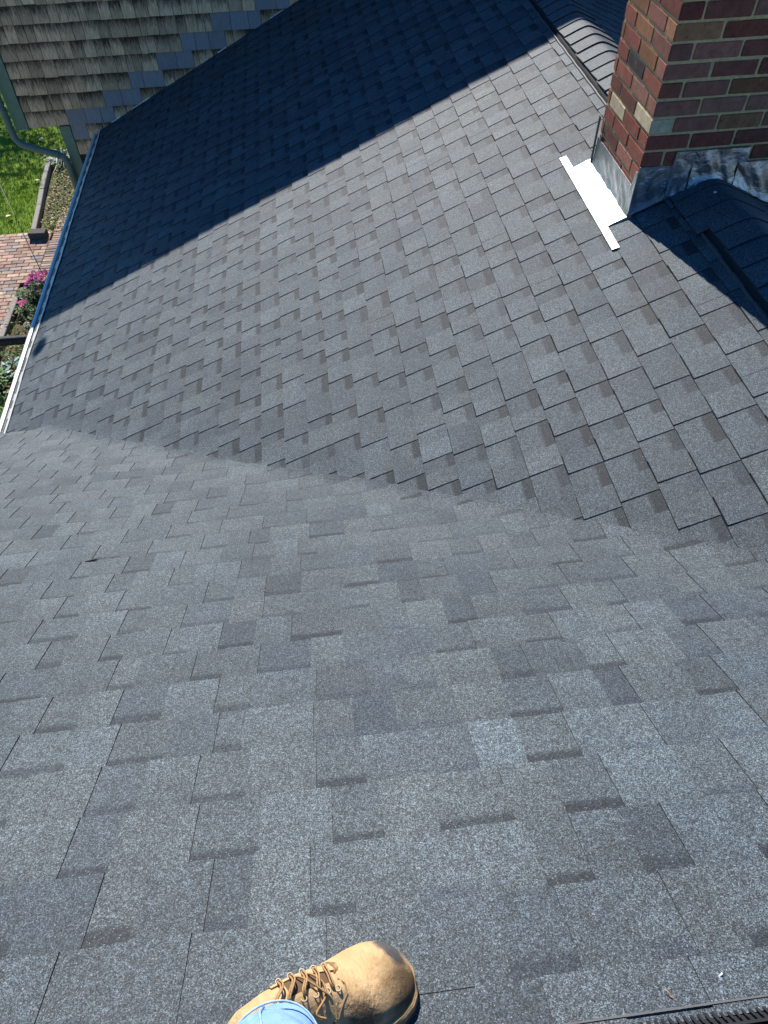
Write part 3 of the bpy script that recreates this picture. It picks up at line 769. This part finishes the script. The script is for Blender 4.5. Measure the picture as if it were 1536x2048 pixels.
for k in range(9):
    fl = MB()
    a = R.uniform(0, 6.28); q = .07*R.random(); cx, cy = math.cos(a)*q, math.sin(a)*q
    for j in range(6):
        b2 = j*1.047+a; leafq(fl, (cx, cy, .17), .045, .018, Vector((math.cos(b2), math.sin(b2), .3)), .01, (.66, .12, .30))
    fl.build('flower', M_leaf, fb2)
plant('garden_plant', 'small grey-green round leaved plant in the bed below the black pipe', 'plant', -4.52, 8.55, .16, .16, 90, .10, [(.20, .32, .24), (.14, .24, .15)])
plant('garden_plant', 'bright green strappy plant in the bed at the lower end of the gutter', 'plant', -4.45, 7.75, .22, .36, 70, .016, [(.10, .22, .04), (.07, .16, .03)], True)
plant('garden_plant', 'dark green leafy plant hiding the corner below the end of the gutter', 'plant', -4.45, 7.15, .30, .36, 500, .08, G1)
plant('garden_plant', 'light green leafy plant at the left edge beside the lower timber', 'plant', -4.80, 8.35, .20, .20, 240, .07, [(.16, .28, .06), (.10, .20, .04)])
plant('garden_plant', 'small dark green weed clump above the timber edging by the flowers', 'plant', -4.72, 10.45, .14, .16, 260, .05, G1)
# fallen leaves
M_dry = simple('dry_leaf', (.62, .50, .36), .8, 0, .2, .3, 30)
lab = [((-5.25, 14.35), 'dry pale leaf on the grass left of the timber edging'), ((-5.72, 12.9), 'dry curled leaf on the lawn near the brick path'), ((-5.50, 13.05), 'dry leaf on the lawn just beyond the cable'),
       ((-4.72, 12.95), 'pale dry leaf lying in the bed near the timber block'), ((-4.55, 9.75), 'large brown dry leaf on the bare soil above the black pipe'), ((-5.5, 16.2), 'pale leaf on the lawn under the bend of the downspout')]
def mleaf(s_):
    g = MB(); P = []
    for i in range(9):
        t = i/8; wd = s_*.32*math.sin(math.pi*min(1, t*1.02+.02))*(1+.25*(i % 2)); P.append((t*s_, wd, .012+.02*math.sin(t*3)))
    for i in range(8):
        a, b_ = P[i], P[i+1]; g.poly([(a[0], -a[1], a[2]+.012), (b_[0], -b_[1], b_[2]+.012), (b_[0], 0, b_[2]), (a[0], 0, a[2])]); g.poly([(a[0], 0, a[2]), (b_[0], 0, b_[2]), (b_[0], b_[1], b_[2]+.010), (a[0], a[1], a[2]+.010)])
    return g
first = None
for (p, l) in lab:
    s_ = R.uniform(.10, .16)
    if first is None: o = mleaf(.17).build('fallen_leaf', M_dry); first = o
    else: o = first.copy(); lk(o)
    o.location = (p[0], p[1], GZ+(.045 if p[1] > 12.3 and p[0] < -5 else .02)); o.rotation_euler = (R.uniform(-.3, .3), R.uniform(-.3, .3), R.uniform(0, 6.28)); o.scale = (s_/.17,)*3
    tag(o, l, 'leaf', 'fallen leaves on the ground')
# ---------------------------------------------------------------- tree beyond the lawn whose boughs shade the grass
tr = thing('tree', 'leafy tree standing beyond the lawn and shading strips of the grass', 'tree', (-8.3, 21.4, GZ))
g = MB(); tips = []
g.tube([(0, 0, 0), (.1, 0, 1.6), (.0, .1, 3.2), (.1, 0, 5)], [.22, .17, .13, .07], 10)
for k in range(11):
    a = R.uniform(0, 6.28); z0 = R.uniform(2.2, 4.6); L = R.uniform(1.2, 2.3); p = Vector((0, 0, z0)); e = p+Vector((math.cos(a)*L, math.sin(a)*L, R.uniform(.5, 1.5)))
    g.tube([p, p.lerp(e, .5)+Vector((0, 0, .15)), e], [.07, .045, .015], 6); tips.append(e); tips.append(p.lerp(e, .6))
g.build('trunk', simple('tree_bark', (.12, .09, .07), .95, 0, .1, .3, 12, .01), tr)
g = MB()
for e in tips:
    for k in range(110):
        d = Vector((R.gauss(0, .38), R.gauss(0, .38), R.gauss(0, .26))); a = R.uniform(0, 6.28)
        leafq(g, e+d, .11, .035, Vector((math.cos(a), math.sin(a), R.uniform(-.6, .6))), .01, dk((.07, .13, .025), R.uniform(.6, 1.4)))
g.build('crown', M_leaf, tr)
# ================================================================ PERSON (booted left leg)
exec_boot = True
NRM = Vector((0, math.sin(A2), math.cos(A2)))
PH = math.radians(30); BS = 1.20; BSX = .98
BX = Vector((math.cos(PH), math.sin(PH)*C2, -math.sin(PH)*math.sin(A2))); BY = NRM.cross(BX)
def nearpt(px, py_, h):
    d = f+r*((px-768)/FPX)+u*((1024-py_)/FPX); hh = 1.243-h/C2; return d*(-hh/(d.z+T2*d.y))
TOE = nearpt(753, 1953, .050)
BO = TOE-BX*.258*BSX-NRM*.045*BS+NRM*.010
BM = Matrix(((BX.x, BY.x, NRM.x, BO.x), (BX.y, BY.y, NRM.y, BO.y), (BX.z, BY.z, NRM.z, BO.z), (0, 0, 0, 1))) @ Matrix.Diagonal((BSX, BS, BS, 1))
LEAN = Vector((.24, -.40, 1)).normalized()      # direction of the shin
LL = Vector((BX.dot(LEAN), BY.dot(LEAN), NRM.dot(LEAN))); LL = LL/LL.z
person = thing('person', 'person in light blue jeans and tan work boot standing on the roof', 'person')
person.matrix_world = BM
def section(x):
    # half width, top height, centre offset of the upper at station x
    tb = [(0, .016, .060, .0), (.006, .028, .075, 0), (.02, .035, .095, 0), (.05, .0385, .115, 0), (.09, .038, .118, 0), (.13, .0385, .112, .000), (.165, .0425, .097, .001), (.20, .0485, .080, .002), (.235, .0525, .069, .002), (.262, .0515, .064, .001), (.283, .0455, .058, .0), (.297, .036, .052, -.001), (.306, .024, .045, -.002), (.311, .009, .036, -.003)]
    for a, b_ in zip(tb, tb[1:]):
        if x <= b_[0]:
            t = (x-a[0])/(b_[0]-a[0]); t = max(0, min(1, t)); return [a[i]+(b_[i]-a[i])*t for i in (1, 2, 3)]
    return list(tb[-1][1:])
ZS = .024
def top_z(x, y):
    hw, ht, yc = section(x); q = min(.999, abs((y-yc)/hw)); return ZS+(ht-ZS)*(1-q**2.3)**(1/2.0)
def lofted():
    bm = bmesh.new(); xs = [0, .003, .006, .012, .02, .035, .05, .07, .09, .11, .13, .15, .165, .18, .20, .22, .235, .25, .262, .273, .283, .291, .297, .302, .306, .309, .311]; K = 28; rings = []
    for x in xs:
        hw, ht, yc = section(x); rg = []
        for k in range(K):
            th = 2*math.pi*k/K; cx, sx = math.cos(th), math.sin(th)
            y = yc+hw*math.copysign(abs(cx)**(2/2.3), cx)
            z = ZS+(ht-ZS)*abs(sx)**(.95) if sx > 0 else ZS-.012*abs(sx)**.5
            rg.append(bm.verts.new((x, y, z)))
        rings.append(rg)
    for a, b_ in zip(rings, rings[1:]):
        for k in range(K): bm.faces.new((a[k], a[(k+1) % K], b_[(k+1) % K], b_[k]))
    bm.faces.new(list(reversed(rings[0]))); bm.faces.new(rings[-1])
    # ankle shaft
    rings = []
    for (z, cx, rx, ry) in ((.05, .075, .050, .034), (.09, .073, .058, .041), (.12, .066, .060, .046), (.145, .060, .062, .050), (.165, .056, .066, .054)):
        rings.append([bm.verts.new((cx+max(0, z-.07)*LL.x+rx*math.cos(2*math.pi*k/K), max(0, z-.07)*LL.y+ry*math.sin(2*math.pi*k/K), z)) for k in range(K)])
    for a, b_ in zip(rings, rings[1:]):
        for k in range(K): bm.faces.new((a[k], a[(k+1) % K], b_[(k+1) % K], b_[k]))
    bm.faces.new(list(reversed(rings[0]))); bm.faces.new(rings[-1])
    bmesh.ops.recalc_face_normals(bm, faces=bm.faces[:])
    return bm
def finish(bm, name, mat, parent, remesh=None, sm=6):
    me = bpy.data.meshes.new(name); bm.to_mesh(me); bm.free()
    o = bpy.data.objects.new(name, me); sc.collection.objects.link(o)
    if remesh:
        m = o.modifiers.new('r', 'REMESH'); m.mode = 'VOXEL'; m.voxel_size = remesh; m.use_smooth_shade = True
        m = o.modifiers.new('s', 'SMOOTH'); m.iterations = sm; m.factor = .5
        bpy.context.view_layer.update(); dg = bpy.context.evaluated_depsgraph_get()
        me2 = bpy.data.meshes.new_from_object(o.evaluated_get(dg)); o.modifiers.clear(); o.data = me2
    for p in o.data.polygons: p.use_smooth = True
    o.data.materials.clear(); o.data.materials.append(mat); o.parent = parent; return o
# leather with scuffs and dried mud
M_boot, n, b = mk('tan_nubuck_leather', .78, 0, .25); co = objco(n)
base = mixc(n, mapr(n, noise(n, co, 26, 6, .65), .3, .7, 0, 1), (.40, .25, .115), (.53, .355, .18))
base = mixc(n, mapr(n, noise(n, co, 70, 6, .7), .60, .72, 0, .6), base, (.20, .10, .04))
def blob(cx, cy, cz, r0, r1, ns=30, amt=.6, sq=(1, 1, 1)):
    mp = nd(n, 'ShaderNodeMapping'); mp.inputs['Location'].default_value = (-cx*sq[0], -cy*sq[1], -cz*sq[2]); mp.inputs['Scale'].default_value = sq; n.links.new(co, mp.inputs['Vector'])
    ln = nd(n, 'ShaderNodeVectorMath', operation='LENGTH'); n.links.new(mp.outputs[0], ln.inputs[0])
    ad = math_(n, 'ADD', ln.outputs['Value'], math_(n, 'MULTIPLY', math_(n, 'SUBTRACT', noise(n, co, ns, 6, .7), .5), amt*r1))
    return mapr(n, ad, r0, r1, 1, 0)
base = mixc(n, blob(.292, .012, .052, .012, .020, 60, 1.0, (1.05, .50, 1)), base, (.075, .070, .066))       # scuffed toe
base = mixc(n, math_(n, 'MULTIPLY', blob(.20, -.045, .05, .012, .034, 40, 1.4), .85), base, (.065, .042, .022))
base = mixc(n, math_(n, 'MULTIPLY', blob(.285, -.040, .035, .018, .040, 50, 1.6), .80), base, (.10, .06, .03))
n.links.new(base, b.inputs['Base Color'])
mudm = blob(.275, -.035, .04, .020, .055, 40, 1.2)
h1 = math_(n, 'MULTIPLY', noise(n, co, 320, 5, .8), math_(n, 'ADD', math_(n, 'MULTIPLY', mudm, 3.2), .25))
h2 = math_(n, 'MULTIPLY', noise(n, scaled(n, co, (1, .3, 1)), 52, 5, .65), 3.2)
bump(n, b, math_(n, 'ADD', h1, h2), .0028)
boot = finish(lofted(), 'boot', M_boot, person, .0022, 8); boot['label'] = 'tan leather lace-up work boot with a grey scuff on the toe'
# sole and welt
def outline(x, add):
    hw, ht, yc = section(x); return hw+add, yc
def solem(z0, z1, add, name, mat, flare=0):
    bm = bmesh.new(); xs = [-.006, -.003, .002, .012, .03, .06, .10, .14, .18, .21, .24, .262, .283, .297, .306, .311, .315, .3165]; up, dn = [], []
    L, Rr = [], []
    for i, x in enumerate(xs):
        hw, yc = outline(min(max(x, 0), .311), add)
        if x < 0: hw = .02+add*.2
        if x > .311: hw = .009+.004*(.317-x)/.006
        L.append((x, yc+hw)); Rr.append((x, yc-hw))
    ring = L+Rr[::-1]
    a = [bm.verts.new((x, y, z0)) for x, y in ring]; m_ = [bm.verts.new((x, y, z1)) for x, y in ring]
    nn = len(ring)
    for k in range(nn): bm.faces.new((a[k], a[(k+1) % nn], m_[(k+1) % nn], m_[k]))
    bm.faces.new(list(reversed(a))); bm.faces.new(m_)
    bmesh.ops.bevel(bm, geom=[e for e in bm.edges if abs(e.verts[0].co.z-e.verts[1].co.z) < 1e-6], offset=.0018, segments=2, affect='EDGES')
    o = finish(bm, name, mat, person); o.parent = boot; return o
solem(.012, .0265, .0042, 'welt', simple('boot_welt', (.42, .25, .11), .7, 0, .3, .2, 60, .0006))
solem(-.006, .0120, .0050, 'sole', simple('boot_outsole', (.10, .065, .04), .8, 0, .3, .3, 60))
# seams and stitching
def surf(pts, off=.0008, sub=6):
    out = []
    for a, b_ in zip(pts, pts[1:]):
        for i in range(sub):
            t = i/sub; x, y = a[0]+(b_[0]-a[0])*t, a[1]+(b_[1]-a[1])*t; out.append((x, y, top_z(x, y)+off))
    x, y = pts[-1]; out.append((x, y, top_z(x, y)+off)); return out
st = MB()
Q = [(.08, .0345), (.11, .034), (.14, .0325), (.17, .030), (.190, .0245), (.198, .017), (.197, .009), (.192, .004)]
st.tube(surf(Q, .0004), .0011, 6)
for o_ in (.0028, .0048, .0068): st.tube(surf([(x+(o_ if i > 3 else o_*.2), min(y+o_*(.5 if i > 3 else .75), .043)) for i, (x, y) in enumerate(Q)], .0001), .00045, 5)
st.tube(surf([(.192, -.004), (.198, -.012), (.194, -.022), (.17, -.034), (.14, -.036), (.1, -.036)], .0004), .0011, 6)
so_ = st.build('stitching', simple('boot_thread', (.20, .115, .05), .8), person); so_.parent = boot
# opening between the facings: its shade painted as a dark patch
dkp = MB()
def patch(pts2, off, col=(1, 1, 1)):
    n_ = 8
    for i in range(n_):
        for k in range(4):
            def P(i_, k_):
                t = i_/n_; (x0, y0), (x1, y1) = pts2(t); q = k_/4; x, y = x0+(x1-x0)*q, y0+(y1-y0)*q; return (x, y, top_z(x, y)+off)
            dkp.poly([P(i, k), P(i+1, k), P(i+1, k+1), P(i, k+1)], col, 0, True)
patch(lambda t: ((.118+.068*t, .010-.002*t), (.118+.066*t, -.013-.001*t)), .0006)
tg = dkp.build('opening_shade', simple('boot_opening_shade', (.10, .055, .025), .85), person); tg.parent = boot
# facings: raised panels either side of the opening
fc = MB()
def facing(sd):
    def P(t, q):
        x = .100+.094*t; inner = (.0115-.004*t)*sd; outer = (.031-.008*t*t)*sd
        y = inner+(outer-inner)*q; return Vector((x, y, top_z(x, y)+.0022*(1-q**4)+.0002))
    N, Mq = 14, 6
    for i in range(N):
        for k in range(Mq):
            fc.poly([P(i/N, k/Mq), P((i+1)/N, k/Mq), P((i+1)/N, (k+1)/Mq), P(i/N, (k+1)/Mq)][::sd], (1, 1, 1), 0, True)
        a, b_ = P(i/N, 0), P((i+1)/N, 0); d = Vector((0, 0, -.003)); fc.poly([a, b_, b_+d, a+d])
    for k in range(Mq):
        a, b_ = P(1, k/Mq), P(1, (k+1)/Mq); d = Vector((0, 0, -.0025)); fc.poly([a, b_, b_+d, a+d])
facing(1); facing(-1)
fo_ = fc.build('facing', simple('tan_leather_facing', (.46, .30, .14), .75, 0, .25, .22, 40, .0006), person); fo_.parent = boot
# eyelets and laces
eyx = [.184, .168, .150, .132, .114]
M_lace = simple('tan_round_lace', (.34, .20, .09), .8, 0, .2, .3, 300, .0005)
M_eye = simple('brass_eyelet', (.30, .26, .19), .55, .5)
for sd in (1, -1):
    for x in eyx:
        y = .0165*sd; z = top_z(x, y)+.0030; g = MB(); P = []
        for k in range(13): a = 2*math.pi*k/12; P.append((x+.0038*math.cos(a), y+.0038*math.sin(a), z))
        g.tube(P, .0011, 6, cap=False); o = g.build('eyelet', M_eye, person); o.parent = boot
def lace(pts, rad=.00135):
    g = MB(); P = []
    for i in range(len(pts)-1):
        p0, p1, p2, p3 = [Vector(pts[max(0, min(len(pts)-1, i+k))]) for k in (-1, 0, 1, 2)]
        for j in range(8):
            t = j/8; P.append(.5*((2*p1)+(-p0+p2)*t+(2*p0-5*p1+4*p2-p3)*t*t+(-p0+3*p1-3*p2+p3)*t**3))
    P.append(Vector(pts[-1])); g.tube(P, rad, 7); o = g.build('lace', M_lace, person); o.parent = boot
for i, x in enumerate(eyx):
    for dx in (-.0018, .0018):
        y0 = .0165; zz = lambda X, Y, o: top_z(X, Y)+o
        x2 = x-.006-.004*i
        lace([(x+dx*.3, y0, zz(x, y0, .002)), (x+dx-.001, y0-.004, zz(x, y0-.004, .0055)), (x+dx-.003, 0, zz(x, 0, .0085+.001*(i % 2))), (x2+dx, -.012, zz(x2, -.012, .0075)), (x2+dx*.3, -.0165, zz(x2, -.0165, .002))])
lace([(.150, .0165, .098), (.158, .004, .106), (.166, -.010, .102), (.160, -.022, .096), (.140, -.030, .092), (.150, -.036, .084)])
lace([(.132, .0165, .105), (.142, .002, .114), (.158, -.016, .104), (.168, -.028, .092), (.163, -.040, .076)])
# collar edge of the shaft
g = MB(); P = [(.056+.096*LL.x+.066*math.cos(2*math.pi*k/40), .096*LL.y+.054*math.sin(2*math.pi*k/40), .166) for k in range(41)]
g.tube(P, .0038, 8, cap=False); o = g.build('collar', M_boot, person); o.parent = boot
# jeans leg and the body inside
M_jean, n, b = mk('light_blue_denim', .85, 0, .15); co = objco(n)
c = mixc(n, mapr(n, noise(n, scaled(n, co, (1, 1, .4)), 34, 6, .7), .3, .7, 0, 1), (.075, .175, .345), (.175, .315, .52))
wv = nd(n, 'ShaderNodeTexWave'); wv.inputs['Scale'].default_value = 420; n.links.new(co, wv.inputs['Vector'])
c2 = mixc(n, mapr(n, wv.outputs[1], 0, 1, 0, .22), c, (.60, .72, .84)); n.links.new(c2, b.inputs['Base Color']); bump(n, b, noise(n, co, 300, 5, .8), .0009)
Mi = BM.inverted()
def loc(p): return Mi @ Vector(p)
ank = BM @ Vector((.066+.06*LL.x, .06*LL.y, .130))
path = [ank+Vector(v) for v in ((.0, .012, -.035), (0, 0, 0), (.012, -.030, .05), (.015, -.085, .12), (.0, -.17, .22), (-.01, -.24, .36), (-.02, -.30, .50), (-.03, -.36, .64), (-.04, -.42, .76))]
rads = [.060, .063, .061, .062, .066, .072, .076, .086, .092]
bm = bmesh.new(); K = 64; rings = []
npth = 60; PP = []
for i in range(npth+1):
    q = i/npth*(len(path)-1); k = min(int(q), len(path)-2); t = q-k; PP.append((path[k].lerp(path[k+1], t), rads[k]+(rads[k+1]-rads[k])*t))
for i, (p, rr) in enumerate(PP):
    s_ = i*.8/npth; rg = []
    fold = math.exp(-s_/.12)
    for k in range(K):
        th = 2*math.pi*k/K
        d = rr*(1+.05*fold*math.sin(th*2+s_*30)+.06*fold*math.sin(s_*95+2.5*math.sin(th*1.0+.6))+.02*math.sin(s_*45+th*2))
        if i == 0: d *= .97
        zz = .006*fold*math.sin(th*3+1)+.004*math.sin(th*2)
        rg.append(bm.verts.new(loc(p+Vector((d*math.cos(th), d*math.sin(th)*1.0, zz)))))
    rings.append(rg)
for a, b_ in zip(rings, rings[1:]):
    for k in range(K): bm.faces.new((a[k], a[(k+1) % K], b_[(k+1) % K], b_[k]))
bm.faces.new(rings[-1])
bmesh.ops.recalc_face_normals(bm, faces=bm.faces[:])
jeans = finish(bm, 'jeans', M_jean, person); jeans['label'] = 'faded light blue jeans leg'
# hem and side seam
g = MB(); P = [Vector(v) for v in [tuple((Vector(rr_[0])) ) for rr_ in []]]
hemp = []; RH = rads[0]*1.04
for k in range(49):
    th = 2*math.pi*k/48; d = RH*(1+.05*math.sin(th*2)); hemp.append(loc(PP[0][0]+Vector((d*math.cos(th), d*math.sin(th), .016+.006*math.sin(th*3+1)))))
g.tube(hemp, .0012, 6, cap=False)
sp_ = [loc(p+Vector((rr*1.02*math.cos(1.75), rr*1.02*math.sin(1.75), 0))) for p, rr in PP[1:26]]; g.tube(sp_, .0018, 6)
g.build('seam', simple('denim_seam', (.24, .38, .56), .8, 0, .2, .3, 120), jeans)
bm = bmesh.new(); rings = []
bodyp = [(BM @ Vector((.26, 0, .040)), .018), (BM @ Vector((.22, 0, .045)), .026), (BM @ Vector((.15, 0, .055)), .028), (BM @ Vector((.08, 0, .070)), .032)]+[(p, rr*.5) for p, rr in PP[6:-6:3]]
g = MB(); g.tube([loc(p) for p, _ in bodyp], [q for _, q in bodyp], 20)
g.build('body', simple('skin', (.50, .30, .22), .6), person)
